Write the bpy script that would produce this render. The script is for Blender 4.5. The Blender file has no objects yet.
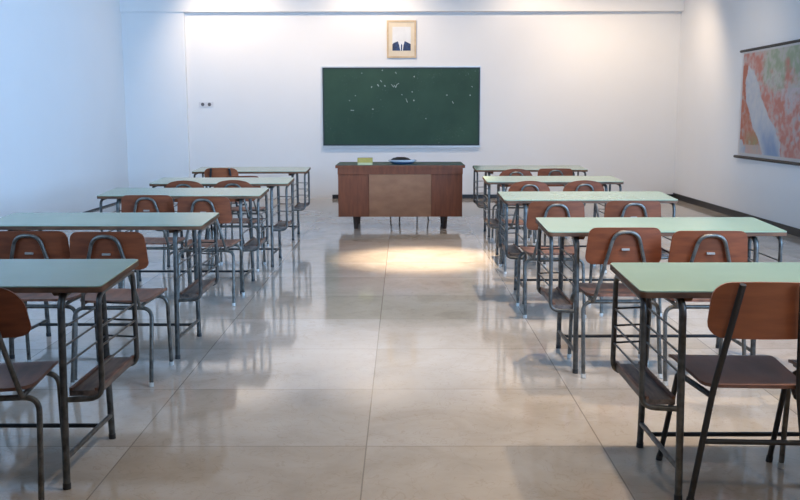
import bpy, bmesh, math, random
from mathutils import Vector, Matrix, noise

random.seed(7)
SC = bpy.context.scene
COL = SC.collection
PI = math.pi

# ------------------------------------------------------------------ materials
def srgb(r, g, b):
    def f(c):
        c /= 255.0
        return c / 12.92 if c <= 0.04045 else ((c + 0.055) / 1.055) ** 2.4
    return (f(r), f(g), f(b), 1.0)

def new_mat(name):
    m = bpy.data.materials.new(name)
    m.use_nodes = True
    nt = m.node_tree
    return m, nt, nt.nodes['Principled BSDF']

def ramp(nt, fac, stops):
    r = nt.nodes.new('ShaderNodeValToRGB')
    el = r.color_ramp.elements
    while len(el) < len(stops):
        el.new(0.5)
    for e, (p, c) in zip(el, stops):
        e.position = p
        e.color = c
    nt.links.new(fac, r.inputs[0])
    return r.outputs[0]

def noise_tex(nt, scale, detail=4, rough=0.55, stretch=None, dist=0.0):
    tc = nt.nodes.new('ShaderNodeTexCoord')
    mp = nt.nodes.new('ShaderNodeMapping')
    if stretch:
        mp.inputs['Scale'].default_value = stretch
    nt.links.new(tc.outputs['Object'], mp.inputs[0])
    n = nt.nodes.new('ShaderNodeTexNoise')
    n.inputs['Scale'].default_value = scale
    n.inputs['Detail'].default_value = detail
    n.inputs['Roughness'].default_value = rough
    n.inputs['Distortion'].default_value = dist
    nt.links.new(mp.outputs[0], n.inputs['Vector'])
    return n.outputs['Fac']

def simple(name, c, rough=0.5, metal=0.0, c2=None, scale=6, stretch=None, spec=0.5, lo=0.35, hi=0.65):
    m, nt, b = new_mat(name)
    b.inputs['Roughness'].default_value = rough
    b.inputs['Metallic'].default_value = metal
    b.inputs['Specular IOR Level'].default_value = spec
    if c2 is None:
        c2 = tuple(x * 0.9 for x in c[:3]) + (1,)
    f = noise_tex(nt, scale, stretch=stretch)
    nt.links.new(ramp(nt, f, [(lo, c2), (hi, c)]), b.inputs['Base Color'])
    return m

M = {}
M['wall'] = simple('white_wall_paint', (0.80, 0.80, 0.79, 1), 0.75, c2=(0.785, 0.785, 0.775, 1), scale=1.2, spec=0.2)
M['ceiling'] = simple('ceiling_paint', (0.78, 0.77, 0.75, 1), 0.8, scale=1.0, spec=0.2)
M['black_base'] = simple('black_baseboard_paint', (0.012, 0.012, 0.014, 1), 0.45)
M['grey_base'] = simple('grey_joint', (0.33, 0.33, 0.33, 1), 0.6)
M['steel'] = simple('worn_grey_steel', (0.108, 0.104, 0.094, 1), 0.40, 0.45, c2=(0.044, 0.042, 0.038, 1), scale=28, lo=0.3, hi=0.6)
M['chair_steel'] = simple('worn_chair_steel', (0.150, 0.138, 0.118, 1), 0.38, 0.55, c2=(0.056, 0.052, 0.046, 1), scale=25, lo=0.3, hi=0.6)
M['black_steel'] = simple('black_painted_steel', (0.010, 0.010, 0.011, 1), 0.5, 0.0)
M['rubber'] = simple('dark_rubber', (0.03, 0.03, 0.03, 1), 0.7)
M['pale_foot'] = simple('pale_plastic_foot', (0.55, 0.54, 0.50, 1), 0.5)
M['laminate'] = simple('pale_green_laminate', (0.232, 0.322, 0.226, 1), 0.20, c2=(0.212, 0.300, 0.210, 1), scale=3, spec=0.5)
M['laminate'].node_tree.nodes['Principled BSDF'].inputs['IOR'].default_value = 1.62
M['edge_wood'] = simple('brown_edge_band', (0.15, 0.068, 0.034, 1), 0.6, c2=(0.065, 0.030, 0.016, 1), spec=0.25, scale=9, stretch=(1, 1, 6))
M['shelf_wood'] = simple('worn_shelf_wood', (0.17, 0.125, 0.10, 1), 0.55, c2=(0.055, 0.042, 0.036, 1), scale=7, stretch=(6, 1, 6))
M['shelf_edge'] = simple('shelf_edge_wood', (0.19, 0.085, 0.05, 1), 0.5, c2=(0.08, 0.038, 0.024, 1), scale=7, stretch=(2, 2, 6))
M['ply_back'] = simple('red_brown_plywood', (0.21, 0.054, 0.019, 1), 0.45, c2=(0.115, 0.029, 0.011, 1), spec=0.35, scale=5, stretch=(1, 3, 7), lo=0.3, hi=0.7)
M['ply_orange'] = simple('orange_brown_plywood', (0.30, 0.085, 0.030, 1), 0.42, c2=(0.21, 0.056, 0.021, 1), scale=5, stretch=(1, 3, 7), lo=0.3, hi=0.7)
M['ply_seat'] = simple('worn_seat_plywood', (0.25, 0.105, 0.062, 1), 0.46, c2=(0.10, 0.045, 0.030, 1), scale=5, stretch=(4, 1, 2), lo=0.3, hi=0.7)
M['ply_seat_dark'] = simple('dark_seat_plywood', (0.20, 0.092, 0.062, 1), 0.5, c2=(0.12, 0.055, 0.038, 1), scale=4, stretch=(3, 1, 2), lo=0.3, hi=0.7)
M['label'] = simple('silver_label', (0.30, 0.26, 0.22, 1), 0.5, 0.2)
M['desk_wood'] = simple('teacher_desk_veneer', (0.25, 0.072, 0.027, 1), 0.5, c2=(0.16, 0.045, 0.018, 1), spec=0.3, scale=4, stretch=(6, 1, 1), lo=0.3, hi=0.7)
M['desk_panel'] = simple('teacher_desk_front_panel', (0.38, 0.165, 0.078, 1), 0.5, c2=(0.29, 0.122, 0.057, 1), spec=0.3, scale=6, stretch=(1, 1, 2), lo=0.3, hi=0.7)
M['desk_green'] = simple('dark_green_desk_linoleum', (0.030, 0.085, 0.060, 1), 0.4)
M['desk_leg'] = simple('dark_desk_leg', (0.035, 0.018, 0.012, 1), 0.45)
M['alu'] = simple('silver_board_trim', (0.62, 0.64, 0.64, 1), 0.4, 0.4)
M['dark_trim'] = simple('dark_board_edge', (0.018, 0.032, 0.032, 1), 0.5)
M['pale_wood'] = simple('pale_wood_frame', (0.62, 0.46, 0.28, 1), 0.45, c2=(0.50, 0.36, 0.21, 1), scale=12, stretch=(1, 1, 1))
M['cream'] = simple('cream_mount', (0.74, 0.64, 0.48, 1), 0.7)
M['print_white'] = simple('pale_print', (0.74, 0.75, 0.75, 1), 0.6)
M['navy'] = simple('navy_print', (0.015, 0.050, 0.16, 1), 0.6, c2=(0.006, 0.016, 0.06, 1), scale=25)
M['shirt'] = simple('white_print', (0.82, 0.83, 0.85, 1), 0.6)
M['socket_white'] = simple('white_plastic', (0.74, 0.74, 0.74, 1), 0.4)
M['socket_dark'] = simple('dark_socket_hole', (0.12, 0.12, 0.13, 1), 0.5)
M['sponge'] = simple('yellow_sponge', (0.50, 0.37, 0.09, 1), 0.9, scale=30)
M['sponge_base'] = simple('pale_yellow_base', (0.62, 0.56, 0.30, 1), 0.8)
M['dish_white'] = simple('white_enamel', (0.72, 0.73, 0.76, 1), 0.25)
M['dish_blue'] = simple('blue_enamel', (0.05, 0.10, 0.19, 1), 0.3)
M['dark_brown'] = simple('dark_brown_heap', (0.030, 0.018, 0.014, 1), 0.6, scale=20, c2=(0.012, 0.008, 0.007, 1))
M['win_frame'] = simple('white_window_frame', (0.7, 0.7, 0.7, 1), 0.4)

# glass
def glass():
    m, nt, b = new_mat('window_glass')
    tr = nt.nodes.new('ShaderNodeBsdfTransparent')
    tr.inputs[0].default_value = (0.96, 0.98, 1, 1)
    b.inputs['Base Color'].default_value = (0.05, 0.05, 0.05, 1)
    b.inputs['Roughness'].default_value = 0.02
    fr = nt.nodes.new('ShaderNodeFresnel'); fr.inputs[0].default_value = 1.35
    mx = nt.nodes.new('ShaderNodeMixShader')
    nt.links.new(fr.outputs[0], mx.inputs[0]); nt.links.new(tr.outputs[0], mx.inputs[1]); nt.links.new(b.outputs[0], mx.inputs[2])
    nt.links.new(mx.outputs[0], nt.nodes['Material Output'].inputs[0])
    return m
M['glass'] = glass()

# polished marble floor
TX, TY, TX0, TY0 = 0.979, 0.803, -0.153, 3.660
def marble():
    m, nt, b = new_mat('polished_marble_tiles')
    L = nt.links
    tc = nt.nodes.new('ShaderNodeTexCoord')
    sx = nt.nodes.new('ShaderNodeSeparateXYZ')
    L.new(tc.outputs['Object'], sx.inputs[0])
    def math_(op, a, bv=None, c=None):
        n = nt.nodes.new('ShaderNodeMath')
        n.operation = op
        for i, v in enumerate((a, bv, c)):
            if v is None:
                continue
            if isinstance(v, (int, float)):
                n.inputs[i].default_value = v
            else:
                L.new(v, n.inputs[i])
        return n.outputs[0]
    u = math_('DIVIDE', math_('SUBTRACT', sx.outputs[0], TX0), TX)
    v = math_('DIVIDE', math_('SUBTRACT', sx.outputs[1], TY0), TY)
    fu, fv = math_('FLOOR', u), math_('FLOOR', v)
    cu, cv = math_('SUBTRACT', u, fu), math_('SUBTRACT', v, fv)
    du = math_('MULTIPLY', math_('MINIMUM', cu, math_('SUBTRACT', 1.0, cu)), TX)
    dv = math_('MULTIPLY', math_('MINIMUM', cv, math_('SUBTRACT', 1.0, cv)), TY)
    d = math_('MINIMUM', du, dv)
    joint = math_('LESS_THAN', d, 0.0028)
    cid = nt.nodes.new('ShaderNodeCombineXYZ')
    L.new(fu, cid.inputs[0]); L.new(fv, cid.inputs[1])
    wn = nt.nodes.new('ShaderNodeTexWhiteNoise')
    wn.noise_dimensions = '3D'
    L.new(cid.outputs[0], wn.inputs['Vector'])
    # per-tile offset veins
    off = nt.nodes.new('ShaderNodeVectorMath'); off.operation = 'MULTIPLY_ADD'
    L.new(wn.outputs['Color'], off.inputs[0]); off.inputs[1].default_value = (9, 9, 9)
    L.new(tc.outputs['Object'], off.inputs[2])
    n1 = nt.nodes.new('ShaderNodeTexNoise'); n1.inputs['Scale'].default_value = 2.6
    n1.inputs['Detail'].default_value = 8; n1.inputs['Roughness'].default_value = 0.62
    n1.inputs['Distortion'].default_value = 0.6
    L.new(off.outputs[0], n1.inputs['Vector'])
    n2 = nt.nodes.new('ShaderNodeTexNoise'); n2.inputs['Scale'].default_value = 7.0
    n2.inputs['Detail'].default_value = 6; n2.inputs['Distortion'].default_value = 1.6
    L.new(off.outputs[0], n2.inputs['Vector'])
    vein = math_('ABSOLUTE', math_('SUBTRACT', n2.outputs['Fac'], 0.5))
    veinm = math_('MULTIPLY', math_('LESS_THAN', vein, 0.010), 0.20)
    tone = ramp(nt, n1.outputs['Fac'], [(0.28, (0.39, 0.340, 0.285, 1)), (0.5, (0.475, 0.42, 0.362, 1)), (0.72, (0.525, 0.475, 0.42, 1))])
    tint = ramp(nt, wn.outputs['Value'], [(0.0, (0.84, 0.81, 0.76, 1)), (0.35, (0.95, 0.94, 0.92, 1)), (1.0, (1.03, 1.03, 1.04, 1))])
    def mix(kind, f, a, c):
        n = nt.nodes.new('ShaderNodeMix'); n.data_type = 'RGBA'; n.blend_type = kind
        if isinstance(f, (int, float)): n.inputs[0].default_value = f
        else: L.new(f, n.inputs[0])
        for i, q in ((6, a), (7, c)):
            if isinstance(q, tuple): n.inputs[i].default_value = q
            else: L.new(q, n.inputs[i])
        return n.outputs[2]
    c = mix('MULTIPLY', 1.0, tone, tint)
    c = mix('MIX', veinm, c, (0.22, 0.16, 0.11, 1))
    c = mix('MIX', math_('MULTIPLY', joint, 0.65), c, (0.16, 0.125, 0.095, 1))
    L.new(c, b.inputs['Base Color'])
    rr = math_('MULTIPLY_ADD', n1.outputs['Fac'], 0.10, 0.03)
    L.new(rr, b.inputs['Roughness'])
    b.inputs['Specular IOR Level'].default_value = 0.5
    b.inputs['IOR'].default_value = 1.62
    return m
M['marble'] = marble()

# chalkboard with chalk dust
def chalk():
    m, nt, b = new_mat('green_chalkboard')
    L = nt.links
    base = ramp(nt, noise_tex(nt, 1.6, 3), [(0.3, (0.024, 0.060, 0.041, 1)), (0.7, (0.038, 0.086, 0.057, 1))])
    f = noise_tex(nt, 55, 2, 0.5)
    big = noise_tex(nt, 2.3, 2, 0.5)
    mu = nt.nodes.new('ShaderNodeMath'); mu.operation = 'MULTIPLY'
    a = ramp(nt, f, [(0.66, (0, 0, 0, 1)), (0.74, (1, 1, 1, 1))])
    c = ramp(nt, big, [(0.5, (0, 0, 0, 1)), (0.7, (0.5, 0.5, 0.5, 1))])
    L.new(a, mu.inputs[0]); L.new(c, mu.inputs[1])
    mx = nt.nodes.new('ShaderNodeMix'); mx.data_type = 'RGBA'
    L.new(mu.outputs[0], mx.inputs[0]); L.new(base, mx.inputs[6]); mx.inputs[7].default_value = (0.45, 0.52, 0.48, 1)
    L.new(mx.outputs[2], b.inputs['Base Color'])
    b.inputs['Roughness'].default_value = 0.55
    b.inputs['Specular IOR Level'].default_value = 0.25
    return m
M['chalkboard'] = chalk()
M['chalk'] = simple('white_chalk', (0.55, 0.60, 0.57, 1), 0.9, scale=40, c2=(0.2, 0.27, 0.24, 1))

def map_mat():
    m, nt, b = new_mat('printed_map')
    at = nt.nodes.new('ShaderNodeVertexColor'); at.layer_name = 'print'
    nt.links.new(at.outputs['Color'], b.inputs['Base Color'])
    b.inputs['Roughness'].default_value = 0.6
    return m
M['map'] = map_mat()

# ------------------------------------------------------------------ mesh helpers
def link(o, parent=None):
    COL.objects.link(o)
    if parent is not None:
        o.parent = parent
    return o

def finish(name, bm, mat, parent=None, smooth=None, bevel=0.0):
    if bevel > 0:
        bmesh.ops.bevel(bm, geom=[e for e in bm.edges if e.calc_face_angle(0) > 0.6], offset=bevel, segments=2,
                        affect='EDGES', profile=0.7, clamp_overlap=True)
    bmesh.ops.recalc_face_normals(bm, faces=bm.faces)
    me = bpy.data.meshes.new(name)
    bm.to_mesh(me)
    bm.free()
    mats = mat if isinstance(mat, (list, tuple)) else [mat]
    for m in mats:
        me.materials.append(m)
    if smooth is not None:
        me.polygons.foreach_set('use_smooth', [True] * len(me.polygons))
        me.set_sharp_from_angle(angle=math.radians(smooth))
    o = bpy.data.objects.new(name, me)
    return link(o, parent)

def add_box(bm, x0, x1, y0, y1, z0, z1, mi=0):
    vs = [bm.verts.new((x, y, z)) for z in (z0, z1) for y in (y0, y1) for x in (x0, x1)]
    for q in ((0, 2, 3, 1), (4, 5, 7, 6), (0, 1, 5, 4), (1, 3, 7, 5), (3, 2, 6, 7), (2, 0, 4, 6)):
        f = bm.faces.new([vs[i] for i in q])
        f.material_index = mi

def box(name, mat, x0, x1, y0, y1, z0, z1, parent=None, bevel=0.0):
    bm = bmesh.new()
    add_box(bm, x0, x1, y0, y1, z0, z1)
    return finish(name, bm, mat, parent, 40 if bevel else None, bevel)

def fillet(pts, r, n=6):
    """round the corners of a polyline"""
    pts = [Vector(p) for p in pts]
    out = [pts[0]]
    for i in range(1, len(pts) - 1):
        a, b, c = pts[i - 1], pts[i], pts[i + 1]
        u, v = (a - b), (c - b)
        rr = r[i - 1] if isinstance(r, (list, tuple)) else r
        ang = u.angle(v)
        t = min(rr / math.tan(ang / 2), u.length * 0.49, v.length * 0.49)
        p, q = b + u.normalized() * t, b + v.normalized() * t
        for k in range(n + 1):
            s = k / n
            out.append(p.lerp(b, s).lerp(b.lerp(q, s), s))
    out.append(pts[-1])
    return out

def add_tube(bm, pts, r, seg=10, cap=True):
    pts = [Vector(p) for p in pts]
    n = len(pts)
    rings = []
    t0 = (pts[1] - pts[0]).normalized()
    ref = Vector((1, 0, 0)) if abs(t0.x) < 0.8 else Vector((0, 1, 0))
    nrm = (ref - t0 * ref.dot(t0)).normalized()
    for i, p in enumerate(pts):
        if i == 0: t = pts[1] - pts[0]
        elif i == n - 1: t = pts[-1] - pts[-2]
        else: t = (pts[i + 1] - pts[i]).normalized() + (pts[i] - pts[i - 1]).normalized()
        t.normalize()
        nrm = (nrm - t * nrm.dot(t)).normalized()
        bn = t.cross(nrm)
        rr = r[i] if isinstance(r, (list, tuple)) else r
        rings.append([bm.verts.new(p + (nrm * math.cos(2 * PI * k / seg) + bn * math.sin(2 * PI * k / seg)) * rr) for k in range(seg)])
    for a, b in zip(rings, rings[1:]):
        for k in range(seg):
            bm.faces.new((a[k], a[(k + 1) % seg], b[(k + 1) % seg], b[k]))
    if cap:
        bm.faces.new(rings[0][::-1])
        bm.faces.new(rings[-1])

def tube(name, mat, pts, r, parent=None, seg=10):
    bm = bmesh.new()
    add_tube(bm, pts, r, seg)
    return finish(name, bm, mat, parent, 50)

def plate(name, mat, rows, thick, parent=None, nu=18, normal='y'):
    """curved plywood shell; rows = list of functions u(-1..1)->(x,y,z); thickness along normal"""
    bm = bmesh.new()
    d = {'y': Vector((0, thick, 0)), 'z': Vector((0, 0, -thick))}[normal]
    A, B = [], []
    for fn in rows:
        ra, rb = [], []
        for i in range(nu + 1):
            p = Vector(fn(-1 + 2 * i / nu))
            ra.append(bm.verts.new(p)); rb.append(bm.verts.new(p + d))
        A.append(ra); B.append(rb)
    nr = len(rows)
    for j in range(nr - 1):
        for i in range(nu):
            bm.faces.new((A[j][i], A[j][i + 1], A[j + 1][i + 1], A[j + 1][i]))
            bm.faces.new((B[j][i], B[j + 1][i], B[j + 1][i + 1], B[j][i + 1]))
    for i in range(nu):
        bm.faces.new((A[0][i], B[0][i], B[0][i + 1], A[0][i + 1]))
        bm.faces.new((A[-1][i], A[-1][i + 1], B[-1][i + 1], B[-1][i]))
    for j in range(nr - 1):
        bm.faces.new((A[j][0], A[j + 1][0], B[j + 1][0], B[j][0]))
        bm.faces.new((A[j][-1], B[j][-1], B[j + 1][-1], A[j + 1][-1]))
    return finish(name, bm, mat, parent, 40)

def thing(name, label, cat, loc=(0, 0, 0), rz=0.0, group=None):
    o = bpy.data.objects.new(name, None)
    o.empty_display_size = 0.1
    o.location = loc
    o.rotation_euler = (0, 0, rz)
    link(o)
    return tag(o, label, cat, group)

def tag(o, label, cat, group=None):
    o['label'] = label
    o['category'] = cat
    if group:
        o['group'] = group
    return o

def struct(o):
    o['kind'] = 'structure'
    return o

def copy_tree(o, parent=None):
    c = o.copy()
    COL.objects.link(c)
    if parent is not None:
        c.parent = parent
    for ch in list(o.children):
        copy_tree(ch, c)
    return c

# ------------------------------------------------------------------ room shell
XL, XR, YB, YF, ZC = -4.48, 4.45, 15.107, -4.0, 3.45
T = 0.2
struct(box('floor', M['marble'], XL - T, XR + T, YF - T, YB + T, -0.2, 0.0))
struct(box('ceiling', M['ceiling'], XL - T, XR + T, YF - T, YB + T, ZC, ZC + 0.2))
struct(box('wall_back', M['wall'], XL, XR, YB, YB + T, 0, ZC))
struct(box('wall_rear', M['wall'], XL, XR, YF - T, YF, 0, ZC))
# side walls with long window openings beside the camera, out of the picture
WY0, WY1, WZ0, WZ1 = 0.5, 7.0, 1.3, 3.0
def side_wall(name, win, x0, x1):
    bm = bmesh.new()
    add_box(bm, x0, x1, YF - T, WY0, 0, ZC)
    add_box(bm, x0, x1, WY1, YB + T, 0, ZC)
    add_box(bm, x0, x1, WY0, WY1, 0, WZ0)
    add_box(bm, x0, x1, WY0, WY1, WZ1, ZC)
    struct(finish(name, bm, M['wall']))
    wroot = bpy.data.objects.new(win, None); wroot.location = ((x0 + x1) / 2, (WY0 + WY1) / 2, WZ0); link(wroot); struct(wroot)
    hw, hh = (WY1 - WY0) / 2, WZ1 - WZ0
    NP = 4
    cuts = [-hw + 0.05 + (2 * hw - 0.1) * k / NP for k in range(NP + 1)]
    bm = bmesh.new()
    for a, b, c, d in [(-hw, hw, 0, 0.05), (-hw, hw, hh - 0.05, hh), (-hw, -hw + 0.05, 0.05, hh - 0.05), (hw - 0.05, hw, 0.05, hh - 0.05)] + [(q - 0.025, q + 0.025, 0.05, hh - 0.05) for q in cuts[1:-1]]:
        add_box(bm, -0.03, 0.03, a, b, c, d)
    finish('window_frame', bm, M['win_frame'], wroot)
    for a, b in zip(cuts, cuts[1:]):
        box('window_pane', M['glass'], -0.004, 0.004, a + 0.025, b - 0.025, 0.05, hh - 0.05, wroot)
side_wall('wall_right', 'window_1', XR, XR + T)
side_wall('wall_left', 'window_2', XL - T, XL)

# plain panel standing proud at the left end of the back wall, and the beam above
struct(box('wall_back_panel', M['wall'], XL, -3.486, YB - 0.09, YB, 0, 2.985, None, 0.006))
struct(box('trim_1', M['wall'], XL, XR, YB - 0.145, YB, 2.985, ZC, None, 0.004))
struct(box('baseboard_right', M['black_base'], XR - 0.014, XR, YF, YB, 0, 0.088, None, 0.003))
struct(box('baseboard_back', M['black_base'], -1.16, XR - 0.014, YB - 0.014, YB, 0.0, 0.065, None, 0.003))
struct(box('baseboard_left', M['black_base'], XL, XL + 0.012, YF, YB - 0.09, 0, 0.022))

# ------------------------------------------------------------------ student desk
TW, TD, TH = 1.25, 0.50, 0.755      # top size, height of the front (student) edge
RISE = 0.021                          # far edge is a little higher
def tilt(v):
    v = Vector(v)
    v.z += (v.y + TD / 2) / TD * RISE
    return v

def rounded_rect(hx, hy, r, n=6):
    pts = []
    for cx, cy, a0 in ((hx - r, hy - r, 0), (-hx + r, hy - r, PI / 2), (-hx + r, -hy + r, PI), (hx - r, -hy + r, 1.5 * PI)):
        for k in range(n + 1):
            a = a0 + k / n * PI / 2
            pts.append((cx + r * math.cos(a), cy + r * math.sin(a)))
    return pts

def prism(bm, pts, z0, z1, fn=lambda v: v):
    lo = [bm.verts.new(fn((x, y, z0))) for x, y in pts]
    hi = [bm.verts.new(fn((x, y, z1))) for x, y in pts]
    n = len(pts)
    bm.faces.new(lo[::-1]); bm.faces.new(hi)
    for i in range(n):
        bm.faces.new((lo[i], lo[(i + 1) % n], hi[(i + 1) % n], hi[i]))

def make_desk():
    root = thing('student_desk', '', 'desk')
    # wooden core with edge band, laminate sheet on top
    bm = bmesh.new(); prism(bm, rounded_rect(TW / 2, TD / 2, 0.022), TH - 0.024, TH - 0.004, tilt)
    finish('edge_band', bm, M['edge_wood'], root, 40)
    bm = bmesh.new(); prism(bm, rounded_rect(TW / 2 - 0.001, TD / 2 - 0.001, 0.022), TH - 0.004, TH, tilt)
    finish('tabletop', bm, M['laminate'], root, 40)
    LX, OX = TW / 2 - 0.155, TW / 2 - 0.022
    zs = 0.378
    for s in (-1, 1):
        # main legs: an inverted U in the depth direction, split at mid rail into two legs
        for e in (-1, 1):
            foot = (s * LX, e * 0.268, 0.0)
            top = (s * LX, e * 0.225, TH - 0.042)
            mid = (s * LX, 0, TH - 0.042)
            ptsL = fillet([foot, top, mid], 0.055)
            lg = tube('leg', M['steel'], [tilt(p) if p.z > 0.5 else p for p in ptsL], 0.0135, root, 12)
            tube('foot_cap', M['rubber'], [foot, (s * LX, e * 0.2655, 0.022)], 0.0148, lg, 12)
        # outer hoop that carries the book shelf
        hoop = [(s * (LX + 0.012), -0.246, zs - 0.045), (s * OX, -0.225, zs - 0.045), (s * OX, -0.215, TH - 0.038),
                (s * OX, 0.215, TH - 0.038), (s * OX, 0.225, zs - 0.045), (s * (LX + 0.012), 0.246, zs - 0.045)]
        hp = fillet(hoop, [0.05, 0.05, 0.05, 0.05])
        tube('shelf_hoop', M['steel'], [tilt(p) if p.z > 0.5 else p for p in hp], 0.0105, root, 10)
        # book shelf
        x0, x1 = sorted((s * (LX + 0.016), s * (OX - 0.012)))
        sh = box('book_shelf', M['shelf_wood'], x0, x1, -0.235, 0.235, zs - 0.034, zs - 0.014, root, 0.004)
        bm = bmesh.new()
        add_box(bm, x0, x0 + 0.012, -0.235, 0.235, zs - 0.014, zs - 0.004)
        add_box(bm, x1 - 0.012, x1, -0.235, 0.235, zs - 0.014, zs - 0.004)
        finish('shelf_lip', bm, M['shelf_edge'], sh)
        for z in (0.455, 0.525, 0.595):
            tube('shelf_wire', M['steel'], [(s * OX, -0.22, z), (s * OX, 0.22, z)], 0.0042, root, 6)
            tube('shelf_wire', M['steel'], [(s * LX, -0.25 + z * 0.03, z), (s * LX, 0.25 - z * 0.03, z)], 0.0042, root, 6)
            tube('shelf_wire', M['steel'], [(s * LX, 0.246, z), (s * OX, 0.222, z)], 0.0042, root, 6)
        # low stretcher between front and rear leg
        tube('stretcher', M['steel'], [(s * LX, -0.262, 0.115), (s * LX, 0.262, 0.105)], 0.0100, root, 10)
        # wooden batten under the top beside the legs
        bm = bmesh.new()
        xb = s * (LX - 0.032)
        prof = [(-0.20, -0.026), (-0.165, -0.055), (0.165, -0.055), (0.20, -0.026)]
        a = [bm.verts.new(tilt((xb - 0.016, y, TH + z))) for y, z in prof]
        b = [bm.verts.new(tilt((xb + 0.016, y, TH + z))) for y, z in prof]
        bm.faces.new(a); bm.faces.new(b[::-1])
        for i in range(4):
            bm.faces.new((a[i], a[(i + 1) % 4], b[(i + 1) % 4], b[i]))
        finish('support_batten', bm, M['edge_wood'], root)
    tube('crossbar', M['black_steel'], [(-LX, 0.12, 0.108), (LX, 0.12, 0.108)], 0.0090, root, 10)
    return root

DESKS = [  # x centre, y of the front edge of the top, rotation, label
    (1.448, 3.130, 0.0, 'pale green double desk nearest on the right, black framed chair pulled up to it'),
    (1.385, 4.765, 0.0, 'pale green double desk second from the front on the right side of the aisle'),
    (1.352, 6.575, 0.0, 'pale green double desk third from the front, middle of the right hand rank'),
    (1.392, 8.395, 0.0, 'pale green double desk fourth from the front in the right hand rank'),
    (1.436, 10.26, 0.0, 'pale green double desk farthest back on the right, beside the teacher\'s desk'),
    (-1.708, 3.238, 0.0, 'teal looking double desk nearest on the left, cut by the left edge'),
    (-1.740, 5.068, -0.008, 'pale green double desk second from the front on the left of the aisle'),
    (-1.712, 6.985, 0.0, 'pale green double desk third from the front, middle of the left hand rank'),
    (-1.652, 8.235, 0.0, 'pale green double desk fourth from the front in the left hand rank'),
    (-1.675, 10.02, 0.0, 'pale green double desk farthest back on the left, close to back wall'),
]
desk0 = make_desk()
for i, (x, y, rz, lab) in enumerate(DESKS):
    d = desk0 if i == 0 else copy_tree(desk0)
    d.location = (x, y + TD / 2, 0)
    d.rotation_euler = (0, 0, rz)
    tag(d, lab, 'desk', 'student desks in two ranks')

# ------------------------------------------------------------------ chairs
def rows_back(wt, wb, z0, h, rt, rb, dome=0.0, curve=0.030, lean=0.10, y0=0.0, n=14):
    """rows of a back panel: rounded corners, domed top, curved round the sitter"""
    out = []
    for j in range(n + 1):
        v = (1 - math.cos(PI * j / n)) / 2
        zz = v * h
        w = wb + (wt - wb) * v
        if zz < rb:
            w -= rb - math.sqrt(max(0, rb * rb - (rb - zz) ** 2))
        if h - zz < rt:
            k = rt - (h - zz)
            w -= rt - math.sqrt(max(0, rt * rt - k * k))
        def fn(u, w=w, v=v, zz=zz):
            x = u * w
            z = z0 + zz - dome * (x / wt) ** 2 * v
            y = y0 - lean * (z - z0) + curve * (x / wb) ** 2
            return (x, y, z)
        out.append(fn)
    return out

def rows_seat(wf, wr, y0, y1, z, rf=0.05, rr=0.07, n=14, dish=0.010, drop=0.018):
    out = []
    L = y1 - y0
    for j in range(n + 1):
        v = (1 - math.cos(PI * j / n)) / 2
        yy = v * L
        w = wr + (wf - wr) * v
        if yy < rr:
            w -= rr - math.sqrt(max(0, rr * rr - (rr - yy) ** 2))
        if L - yy < rf:
            k = rf - (L - yy)
            w -= rf - math.sqrt(max(0, rf * rf - k * k))
        def fn(u, w=w, v=v, yy=yy):
            zz = z - dish * (1 - u * u) * math.sin(PI * v) - drop * max(0, (v - 0.8) / 0.2) ** 2 + 0.010 * (1 - v) * 0
            return (u * w, y0 + yy, zz)
        out.append(fn)
    return out

def make_chair_arch(dome):
    """grey tube chair: arch tube behind the back panel, two U shaped leg frames"""
    root = thing('arch_back_chair', '', 'chair')
    R = 0.0105
    zs = 0.435
    # seat faces +y; back panel at y ~ -0.02
    if dome:
        rows = rows_back(0.170, 0.195, 0.615, 0.190, 0.060, 0.045, 0.035)
    else:
        rows = rows_back(0.183, 0.200, 0.595, 0.195, 0.035, 0.040, 0.004)
    plate('backrest', M['ply_back'], rows, -0.010, root)
    # the plate leans back a little; the arch follows its rear face
    zt = 0.768
    yb = lambda z: -0.10 * (z - 0.6) - 0.022
    arch = [(-0.145, 0.02, zs - 0.035), (-0.130, -0.010, zs + 0.05), (-0.084, yb(0.67), 0.67), (-0.058, yb(zt), zt), (0.058, yb(zt), zt), (0.084, yb(0.67), 0.67),
            (0.130, -0.010, zs + 0.05), (0.145, 0.02, zs - 0.035)]
    tube('back_arch', M['chair_steel'], fillet(arch, [0.05, 0.25, 0.070, 0.070, 0.25, 0.05], 9), 0.0095, root, 10)
    box('label_plate', M['label'], -0.020, 0.020, -0.0215 - 0.008, -0.0185, 0.672, 0.682, root)
    plate('seat', M['ply_seat'], rows_seat(0.195, 0.175, 0.015, 0.425, zs), 0.012, root, normal='z')
    for s in (-1, 1):
        tube('seat_rail', M['chair_steel'], fillet([(s * 0.145, 0.02, zs - 0.035), (s * 0.155, 0.06, zs - 0.024), (s * 0.165, 0.385, zs - 0.026)], 0.03), 0.0095, root, 10)
        for e, yt, yf in ((-1, 0.045, -0.035), (1, 0.355, 0.375)):
            pts = fillet([(s * 0.200, yf, 0.0), (s * 0.196, yt, zs - 0.044), (0, yt, zs - 0.044)], 0.055)
            lg = tube('leg', M['chair_steel'], pts, R, root, 10)
            tube('foot_cap', M['pale_foot'], [(s * 0.200, yf, 0.0), (s * 0.1998, yf + (yt - yf) * 0.055, 0.022)], 0.0128, lg, 10)
    return root

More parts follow.
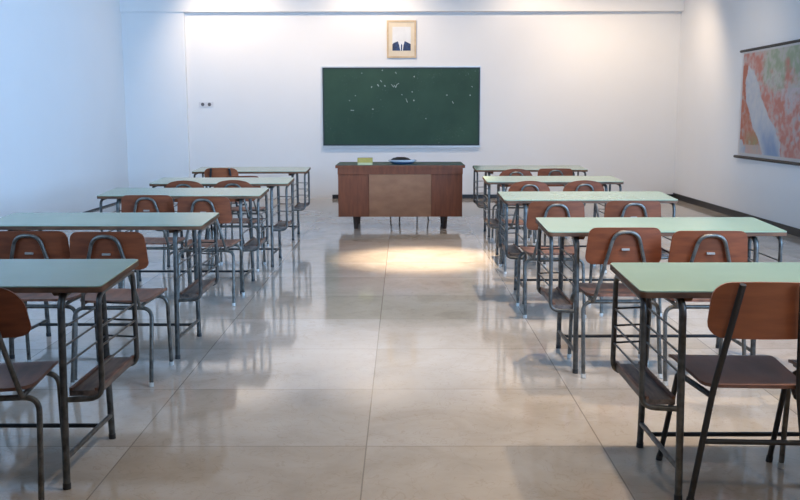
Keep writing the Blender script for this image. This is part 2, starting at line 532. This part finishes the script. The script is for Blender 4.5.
def make_chair_black():
    """black tube chair: two straight converging posts across the back panel, splayed legs"""
    root = thing('black_frame_chair', '', 'chair')
    zs = 0.440
    y_at = lambda z: -0.005 - 0.10 * (z / 0.83)
    plate('backrest', M['ply_orange'], rows_back(0.178, 0.182, 0.610, 0.205, 0.055, 0.060, 0.008, 0.025, 0.26, -0.026), -0.010, root)
    for s in (-1, 1):
        p = [(s * 0.205, 0.010, 0.0), (s * 0.145, 0.0, zs - 0.02), (s * 0.096, -0.105, 0.810)]
        po = tube('back_post', M['black_steel'], fillet(p, 0.25), 0.0115, root, 10)
        tube('foot_cap', M['rubber'], [(s * 0.205, 0.010, 0.0), (s * 0.2015, 0.010, 0.025)], 0.0140, po, 10)
        lg = tube('leg', M['black_steel'], fillet([(s * 0.215, 0.440, 0.0), (s * 0.200, 0.262, zs - 0.034), (s * 0.145, 0.02, zs - 0.045)], 0.03), 0.0105, root, 10)
        tube('foot_cap', M['rubber'], [(s * 0.215, 0.440, 0.0), (s * 0.214, 0.429, 0.025)], 0.0130, lg, 10)
    tube('stretcher', M['black_steel'], [(-0.172, 0.005, 0.235), (0.172, 0.005, 0.235)], 0.0095, root, 10)
    plate('seat', M['ply_seat_dark'], rows_seat(0.195, 0.172, 0.005, 0.470, zs, 0.03, 0.05), 0.012, root, normal='z')
    return root

flat0 = make_chair_arch(False)
dome0 = make_chair_arch(True)
black0 = make_chair_black()
used = set()
GRP = 'wooden school chairs at the desks'
def put(kind, x, y, rz, lab, seat=None):
    src = {'flat': flat0, 'dome': dome0, 'black': black0}[kind]
    c = src if kind not in used else copy_tree(src)
    used.add(kind)
    c.location = (x, y, 0)
    c.rotation_euler = (0, 0, rz)
    tag(c, lab, 'chair', GRP)
    return c

# y is where the back panel stands
put('black', 1.212, 3.06, -0.05, 'black framed wooden chair nearest the camera on the right')
put('flat', 1.670, 3.05, 0.0, 'grey framed chair at right picture edge, only its seat corner showing')
put('flat', 1.140, 4.69, 0.0, 'grey arch backed chair by the aisle at the second right desk')
put('flat', 1.530, 4.55, -0.03, 'grey arch backed chair away from aisle at the second right desk')
put('flat', 1.025, 6.12, 0.0, 'grey arch backed chair by the aisle at the third right desk')
put('flat', 1.550, 6.17, 0.0, 'grey arch backed chair away from aisle at the third right desk')
put('dome', 1.080, 7.85, 0.0, 'dome backed wooden chair by the aisle at the fourth right desk')
put('dome', 1.555, 7.90, 0.03, 'dome backed wooden chair away from aisle at the fourth right desk')
put('dome', 1.180, 9.62, 0.0, 'dome backed wooden chair by the aisle at the farthest right desk')
put('flat', 1.640, 9.92, 0.0, 'flat topped wooden chair away from aisle at the farthest right desk')
put('dome', -1.455, 3.02, 0.15, 'wooden chair at left picture edge drawn up to the teal desk')
put('flat', -1.875, 4.58, 0.0, 'grey arch backed chair cut by left edge at the second left desk')
put('flat', -1.475, 4.54, 0.0, 'grey arch backed chair by the aisle at the second left desk')
put('flat', -1.860, 6.66, 0.0, 'grey arch backed chair away from aisle at the third left desk')
put('flat', -1.420, 6.53, 0.0, 'grey arch backed chair by the aisle at the third left desk')
put('dome', -1.890, 7.95, 0.0, 'dome backed wooden chair away from aisle at the fourth left desk')
put('dome', -1.475, 8.00, 0.0, 'dome backed wooden chair by the aisle at the fourth left desk')
put('black', -1.912, 9.74, 0.0, 'black post backed chair at the farthest left desk, away from aisle')
put('flat', -1.605, 9.20, 0.0, 'arch backed chair half hidden behind others at the farthest left desk, nearer the aisle').scale = (0.93, 0.97, 0.965)

# ------------------------------------------------------------------ teacher's desk
td = thing('teacher_desk', 'brown wooden teacher\'s desk with green top in front of the chalkboard', 'desk', (-0.032, 11.30, 0))
bx = lambda n, m, *a, **k: box(n, M[m], *a, parent=td, **k)
body = bx('body', 'desk_wood', -0.745, 0.745, -0.27, 0.36, 0.147, 0.735, bevel=0.004)
bx('apron', 'desk_wood', -0.748, 0.748, -0.300, -0.27, 0.660, 0.735, bevel=0.003)
bx('front_panel', 'desk_panel', -0.372, 0.372, -0.292, -0.27, 0.150, 0.657, bevel=0.003)
for s in (-1, 1):
    x0, x1 = sorted((s * 0.378, s * 0.742))
    bx('side_panel', 'desk_wood', x0, x1, -0.280, -0.27, 0.152, 0.652, bevel=0.003)
bx('desktop', 'desk_wood', -0.772, 0.772, -0.33, 0.42, 0.735, 0.768, bevel=0.004)
bx('writing_surface', 'desk_green', -0.768, 0.768, -0.326, 0.416, 0.768, 0.772)
for sx in (-1, 1):
    for sy in (-0.255, 0.30):
        bm = bmesh.new()
        add_tube(bm, [(sx * 0.535, sy, 0), (sx * 0.535, sy, 0.147)], [0.024, 0.036], 4)
        finish('leg', bm, M['desk_leg'], td)

sp = thing('sponge_box', 'yellow block shaped sponge on the left of the teacher\'s desktop', 'sponge', (-0.452, 11.05, 0.772))
box('base', M['sponge_base'], -0.088, 0.088, -0.05, 0.05, 0, 0.026, sp, 0.004)
box('sponge', M['sponge'], -0.090, 0.090, -0.045, 0.045, 0.026, 0.082, sp, 0.008)

ds = thing('shallow_dish', 'shallow white and blue dish heaped with something dark on the teacher\'s desktop', 'dish', (-0.005, 11.2, 0.772))
def lathe(name, mat, prof, parent, sx=1, sy=1, seg=40, wob=0.0, cx=0.0):
    bm = bmesh.new()
    rings = []
    for r, z in prof:
        rings.append([bm.verts.new((cx + sx * r * math.cos(2 * PI * k / seg), sy * r * math.sin(2 * PI * k / seg),
                                    z * (1 + wob * noise.noise(Vector((3 * math.cos(2 * PI * k / seg), 3 * math.sin(2 * PI * k / seg), r * 30)))))) for k in range(seg)])
    for a, b in zip(rings, rings[1:]):
        for k in range(seg):
            bm.faces.new((a[k], a[(k + 1) % seg], b[(k + 1) % seg], b[k]))
    bm.faces.new(rings[0][::-1]); bm.faces.new(rings[-1])
    return finish(name, bm, mat, parent, 50)
lathe('dish_base', M['dish_blue'], [(0.10, 0), (0.12, 0.004), (0.145, 0.020), (0.155, 0.030), (0.150, 0.032), (0.10, 0.014)], ds, 1, 0.8)
lathe('rim', M['dish_white'], [(0.143, 0.022), (0.166, 0.034), (0.172, 0.046), (0.163, 0.052), (0.138, 0.036)], ds, 1, 0.8)
lathe('dark_heap', M['dark_brown'], [(0.125, 0.030), (0.130, 0.048), (0.120, 0.060), (0.095, 0.072), (0.05, 0.080), (0.01, 0.081)], ds, 0.95, 0.75, 40, 0.12, -0.02)

# chair behind the teacher's desk (only its thin legs show)
tc_ = thing('teacher_chair', 'thin legged chair standing behind the teacher\'s desk', 'chair', (0.02, 12.20, 0), math.radians(200))
plate('backrest', M['ply_back'], rows_back(0.17, 0.185, 0.50, 0.17, 0.04, 0.04, 0.01), -0.01, tc_)
plate('seat', M['ply_seat'], rows_seat(0.185, 0.165, 0.015, 0.38, 0.43), 0.012, tc_, normal='z')
for s in (-1, 1):
    tube('back_post', M['black_steel'], fillet([(s * 0.19, -0.02, 0), (s * 0.165, 0.02, 0.42), (s * 0.14, -0.020, 0.64)], 0.1), 0.009, tc_, 8)
    tube('leg', M['black_steel'], fillet([(s * 0.20, 0.36, 0), (s * 0.17, 0.33, 0.405), (s * 0.165, 0.02, 0.405)], 0.04), 0.009, tc_, 8)

# ------------------------------------------------------------------ back wall things
cb = thing('chalkboard', 'long dark green chalkboard mounted on the white back wall', 'chalkboard', (-0.024, YB, 0.868))
W2, BH = 1.272, 1.250
box('board', M['chalkboard'], -W2 + 0.02, W2 - 0.02, -0.022, 0.0, 0.02, BH - 0.02, cb)
bm = bmesh.new()
for a in ((-W2, -W2 + 0.022, 0, BH), (W2 - 0.022, W2, 0, BH), (-W2 + 0.022, W2 - 0.022, 0, 0.022), (-W2 + 0.022, W2 - 0.022, BH - 0.022, BH)):
    add_box(bm, a[0], a[1], -0.030, 0.0, a[2], a[3])
finish('inner_frame', bm, M['dark_trim'], cb)
bm = bmesh.new()
for a in ((-W2 - 0.012, -W2, -0.012, BH + 0.02), (W2, W2 + 0.012, -0.012, BH + 0.02), (-W2, W2, BH, BH + 0.02)):
    add_box(bm, a[0], a[1], -0.028, 0.0, a[2], a[3])
finish('outer_frame', bm, M['alu'], cb)
box('chalk_tray', M['alu'], -W2 - 0.012, W2 + 0.012, -0.045, 0.0, -0.03, -0.004, cb, 0.003)
# smeared chalk strokes left on the board
def px_board(px, py):
    return ((px - 322.2) / 157.3 * 2 * W2 - W2, BH - (py - 67.5) / 77.3 * BH)
def stroke(pts, r):
    bm = bmesh.new()
    p = [Vector((x, -0.0215, z)) for x, z in pts]
    for a, b in zip(p, p[1:]):
        d = (b - a); nrm = Vector((-d.z, 0, d.x)).normalized() * r
        for w in ((a + nrm, b + nrm, b - nrm, a - nrm),):
            vs = [bm.verts.new(q + Vector((0, -0.0012, 0))) for q in w] + [bm.verts.new(q + Vector((0, 0.0012, 0))) for q in w]
            for f in ((0, 1, 2, 3), (7, 6, 5, 4), (0, 4, 5, 1), (1, 5, 6, 2), (2, 6, 7, 3), (3, 7, 4, 0)):
                bm.faces.new([vs[i] for i in f])
    finish('chalk_mark', bm, M['chalk'], cb)
for line, r in (([(390.8, 84.0), (393.2, 86.8), (393.8, 84.6), (395.4, 87.4), (396.2, 84.4), (398.6, 83.2)], 0.0045),
                ([(384, 85), (385, 86.2)], 0.010), ([(377, 84), (378.5, 86)], 0.008), ([(370.8, 87.5), (371.6, 86)], 0.007),
                ([(380, 80), (381.5, 82)], 0.005), ([(413.5, 76), (414, 77.2)], 0.009), ([(411.5, 91), (412, 92)], 0.009), ([(413, 99.6), (414, 100.6)], 0.012),
                ([(405.5, 98), (407, 102)], 0.005), ([(401, 94), (402, 94.6)], 0.007), ([(446, 94.5), (447, 95)], 0.009), ([(469.3, 94.4), (470, 95.4)], 0.010),
                ([(452, 101), (453, 103)], 0.005), ([(371.5, 108.5), (373.2, 108.6)], 0.009), ([(350, 109.5), (353.5, 109.8)], 0.006), ([(348.5, 100), (349.5, 100)], 0.007),
                ([(354.5, 95.4), (355.5, 95)], 0.006), ([(361, 73), (362, 73)], 0.005), ([(381.5, 70), (382.5, 70.5)], 0.006), ([(395, 72), (396, 73.6)], 0.006),
                ([(425, 118), (426, 118)], 0.006), ([(471, 86), (472, 87)], 0.006)):
    stroke([px_board(*q) for q in line], r * 0.85)

pf = thing('framed_portrait', 'pale wood framed picture of a dark suit hanging above the chalkboard', 'picture', (-0.0185, YB, 2.268))
FW, FH = 0.235, 0.590
bm = bmesh.new()
for a in ((-FW, -FW + 0.028, 0, FH), (FW - 0.028, FW, 0, FH), (-FW + 0.028, FW - 0.028, 0, 0.028), (-FW + 0.028, FW - 0.028, FH - 0.028, FH)):
    add_box(bm, a[0], a[1], -0.030, 0.0, a[2], a[3])
finish('frame', bm, M['pale_wood'], pf)
box('mount', M['cream'], -FW + 0.028, FW - 0.028, -0.014, 0.0, 0.028, FH - 0.028, pf)
def flat(name, mat, poly, y0, y1, parent):
    bm = bmesh.new()
    a = [bm.verts.new((x, y0, z)) for x, z in poly]; b = [bm.verts.new((x, y1, z)) for x, z in poly]
    bm.faces.new(a); bm.faces.new(b[::-1]); n = len(poly)
    for i in range(n):
        bm.faces.new((a[i], a[(i + 1) % n], b[(i + 1) % n], b[i]))
    return finish(name, bm, mat, parent)
flat('print', M['print_white'], [(-0.147, 0.115), (0.147, 0.115), (0.147, 0.49), (-0.147, 0.49)], -0.0155, -0.013, pf)
flat('jacket', M['navy'], [(-0.147, 0.115), (-0.020, 0.115), (-0.038, 0.20), (-0.058, 0.262), (-0.130, 0.235), (-0.147, 0.215)], -0.017, -0.015, pf)
flat('jacket', M['navy'], [(0.147, 0.115), (0.020, 0.115), (0.030, 0.20), (0.050, 0.265), (0.130, 0.228), (0.147, 0.215)], -0.017, -0.015, pf)
flat('shirt', M['shirt'], [(-0.020, 0.115), (0.020, 0.115), (0.030, 0.20), (0.050, 0.265), (-0.058, 0.262), (-0.038, 0.20)], -0.0165, -0.015, pf)
flat('tie', M['navy'], [(-0.012, 0.115), (0.008, 0.115), (0.012, 0.20), (0.0, 0.225), (-0.010, 0.20)], -0.0185, -0.0165, pf)

so = thing('wall_socket', 'small white double socket on the back wall near its left corner', 'socket', (-3.19, YB, 1.49))
box('plate', M['socket_white'], -0.115, 0.115, -0.012, 0, 0, 0.085, so, 0.004)
for x in (-0.055, 0.055):
    bm = bmesh.new()
    add_tube(bm, [(x, -0.0145, 0.045), (x, -0.010, 0.045)], 0.028, 16)
    finish('outlet', bm, M['socket_dark'], so)

# ------------------------------------------------------------------ wall map
wm = thing('wall_map', 'large red and green printed map on black rods on the right wall', 'map', (XR - 0.03, 12.22, 0))
MY1, MZ0, MZ1 = -2.40, 0.825, 2.16      # runs from local y=0 towards the camera (negative y)
bm = bmesh.new()
NU, NV = 190, 110
lay = bm.loops.layers.color.new('print')
grid = [[bm.verts.new((0.004 * math.sin(u / NU * 5), MY1 * u / NU, MZ0 + (MZ1 - MZ0) * v / NV)) for v in range(NV + 1)] for u in range(NU + 1)]
SEA = [(0.0, 0.36, 0.575), (0.05, 0.34, 0.575), (0.15, 0.285, 0.565), (0.28, 0.20, 0.49), (0.405, 0.14, 0.38), (0.54, 0.075, 0.295),
       (0.70, 0.06, 0.235), (0.80, 0.085, 0.18), (0.87, 0.10, 0.105)]
def shore(v):
    for a, b in zip(SEA, SEA[1:]):
        if a[0] <= v <= b[0]:
            k = (v - a[0]) / (b[0] - a[0])
            return a[1] + (b[1] - a[1]) * k, a[2] + (b[2] - a[2]) * k
    return None
def clamp(x):
    return max(0.0, min(1.0, x))
def mapcol(u, v):
    n = noise.fractal(Vector((u * 9, v * 6, 1.3)), 1.0, 2.0, 5)
    n2 = noise.fractal(Vector((u * 26, v * 15, 7.7)), 0.8, 2.0, 4)
    n3 = noise.noise(Vector((u * 5, v * 4, 4.1)))
    if u < 0.022 or v < 0.03 or v > 0.975:
        return (0.88, 0.87, 0.86)
    if u > 0.745 and v > 0.74:      # pale inset panel
        return (0.62, 0.62, 0.70) if int(v * 60) % 5 else (0.50, 0.50, 0.58)
    uu = u + 0.022 * n
    white = Vector((0.90, 0.90, 0.90))
    blue = Vector((0.44, 0.57, 0.76))
    sh = shore(v)
    if sh and sh[0] < uu < sh[1]:
        mid = (uu - sh[0]) / (sh[1] - sh[0])
        k = clamp((0.36 - v) * 3.0) * clamp(1.6 - abs(mid - 0.55) * 3.2) + 0.12 + 0.18 * n2
        return tuple(white.lerp(blue, clamp(k)))
    if sh and uu <= sh[0] and v < 0.16 and uu < 0.13 - v * 0.5 + 0.03 * n2:
        return tuple(white.lerp(blue, clamp(0.3 + 0.3 * n2)))
    red, pink = Vector((0.82, 0.40, 0.32)), Vector((0.90, 0.74, 0.69))
    grn, grey = Vector((0.56, 0.64, 0.47)), Vector((0.84, 0.82, 0.77))
    land = red.lerp(pink, clamp(0.42 + 1.1 * n2 + 0.7 * n3 + 0.3 * n))
    g = clamp((v - 0.60) * 7 + 1.5 * n + 0.8 * n3) * clamp((u - 0.25 + 0.05 * n) * 12)
    gg = grn.lerp(grey, clamp(0.52 + 0.9 * n2 + 0.5 * n3 - 0.3 * (u - 0.5)))
    if n3 + n2 > 0.75:
        gg = gg.lerp(Vector((0.62, 0.52, 0.30)), 0.5)
    land = land.lerp(gg, g)
    if u > 0.5 and v < 0.62:
        land = land.lerp(Vector((0.86, 0.78, 0.79)), clamp((v - 0.25) * 1.6 + n2 * 0.8 + n * 0.6))
    if sh and uu <= sh[0]:
        land = Vector((0.78, 0.33, 0.22)).lerp(Vector((0.85, 0.55, 0.44)), clamp(0.3 + n2 + n))
        if v < 0.26:
            land = land.lerp(Vector((0.62, 0.56, 0.30)), clamp((0.26 - v) * 9) * clamp(1.1 - abs(uu - 0.21 + 0.04 * n2) * 11 + n3))
        if v < 0.11:
            land = land.lerp(pink, 0.8)
    if n2 > 0.42:
        land = land.lerp(Vector((0.72, 0.70, 0.68)), 0.55)
    return tuple(land)
for u in range(NU):
    for v in range(NV):
        f = bm.faces.new((grid[u][v], grid[u][v + 1], grid[u + 1][v + 1], grid[u + 1][v]))
        for lp in f.loops:
            y, z = lp.vert.co.y / MY1, (lp.vert.co.z - MZ0) / (MZ1 - MZ0)
            c = mapcol(y, z)
            def enc(q):
                q = max(0, q)
                return 12.92 * q if q < 0.0031308 else 1.055 * q ** (1 / 2.4) - 0.055
            lp[lay] = (enc(c[0]), enc(c[1]), enc(c[2]), 1)
bmesh.ops.solidify(bm, geom=bm.faces[:], thickness=0.002)
finish('map_sheet', bm, M['map'], wm)
tube('rod', M['black_steel'], [(0, 0.06, MZ1 + 0.012), (0, MY1 - 0.06, MZ1 + 0.012)], 0.017, wm, 10)
tube('rod', M['black_steel'], [(0, 0.10, MZ0 - 0.015), (0, MY1 - 0.06, MZ0 - 0.015)], 0.019, wm, 10)

# ------------------------------------------------------------------ light
WARM = (1.0, 0.80, 0.58)
DAY = (0.34, 0.60, 1.0)
def spot(loc, target, power, angle, blend=0.4, color=WARM, rad=0.05):
    l = bpy.data.lights.new('ceiling_and_fill_spot', 'SPOT')
    l.energy = power; l.spot_size = math.radians(angle); l.spot_blend = blend
    l.color = color; l.shadow_soft_size = rad
    o = bpy.data.objects.new('ceiling_and_fill_spot', l)
    o.location = loc
    o.rotation_euler = (Vector(target) - Vector(loc)).to_track_quat('-Z', 'Y').to_euler()
    link(o)
    return o
ZL = ZC - 0.06
for x, y, p in ((-2.06, 3.37, 8), (-1.0, 3.4, 12), (0.85, 3.55, 200), (2.2, 3.5, 200),
                (-1.6, 6.3, 50), (1.3, 6.2, 330), (-1.5, 9.3, 90), (1.5, 9.0, 260)):
    spot((x, y, ZL), (x, y, 0), p, 80, 0.6)
for x, y, p in ((1.6, 0.2, 110), (0.6, -0.6, 35)):          # added unseen fill above the camera, brightens chair backs and front floor
    spot((x, y, ZL), (x, y, 0), p, 120, 0.6)
spot((0.30, 9.2, ZL), (0.20, 8.72, 0), 2300, 32, 1.0)          # accent on the aisle floor
# wall washers along the back wall and one near the right corner
for x, y, p, tx, ty, tz, ang in ((-2.85, 13.7, 115, -2.6, 15.1, 2.3, 105), (-0.45, 13.7, 100, -0.45, 15.1, 2.1, 120),
                                 (2.1, 13.7, 75, 2.1, 15.1, 1.9, 125), (3.2, 13.2, 125, 3.6, 14.3, 1.6, 125)):
    spot((x, y, ZL), (tx, ty, tz), p, ang, 0.8, (1.0, 0.77, 0.55))
spot((2.6, 11.2, ZL), (4.45, 11.9, 1.5), 45, 75, 1.0)          # added fill spot to brighten the map, no known lamp there

# daylight through the windows in the side walls
def daylight(x, side, energy, turn):
    al = bpy.data.lights.new('window_daylight', 'AREA')
    al.shape = 'RECTANGLE'; al.size = WZ1 - WZ0; al.size_y = WY1 - WY0
    al.energy = energy; al.color = DAY; al.spread = math.radians(85)
    ao = bpy.data.objects.new('window_daylight', al)
    ao.location = (x, (WY0 + WY1) / 2, (WZ0 + WZ1) / 2)
    ao.rotation_euler = (0, math.radians(90) * side, math.radians(turn))
    link(ao)
daylight(XR + 0.30, 1, 400, -52)
daylight(XL - 0.30, -1, 105, 52)

w = bpy.data.worlds.new('sky'); SC.world = w
w.use_nodes = True
bg = w.node_tree.nodes['Background']
bg.inputs[0].default_value = (0.45, 0.68, 1.0, 1)
bg.inputs[1].default_value = 1.0

# ------------------------------------------------------------------ camera
F_PX = 920.0
pitch, yaw, roll = math.atan(135 / F_PX), math.atan(3 / F_PX), 0.0017
fw = Vector((-math.sin(yaw) * math.cos(pitch), math.cos(yaw) * math.cos(pitch), -math.sin(pitch)))
rt = Vector((math.cos(yaw), math.sin(yaw), 0)); up = rt.cross(fw)
r2 = rt * math.cos(roll) - up * math.sin(roll); u2 = up * math.cos(roll) + rt * math.sin(roll)
cam = bpy.data.cameras.new('camera')
cam.sensor_width = 36; cam.lens = F_PX * 36 / 800
co = bpy.data.objects.new('camera', cam)
mw = Matrix((r2, u2, -fw)).transposed().to_4x4(); mw.translation = (0, 0, 1.36)
co.matrix_world = mw
link(co)
SC.camera = co

SC.view_settings.view_transform = 'Standard'
SC.view_settings.look = 'None'
SC.view_settings.gamma = 1
SC.view_settings.use_curve_mapping = False
SC.view_settings.exposure = 0.04
SC.cycles.max_bounces = 10
SC.cycles.diffuse_bounces = 6
SC.cycles.glossy_bounces = 5
SC.cycles.sample_clamp_indirect = 4
SC.cycles.use_denoising = True
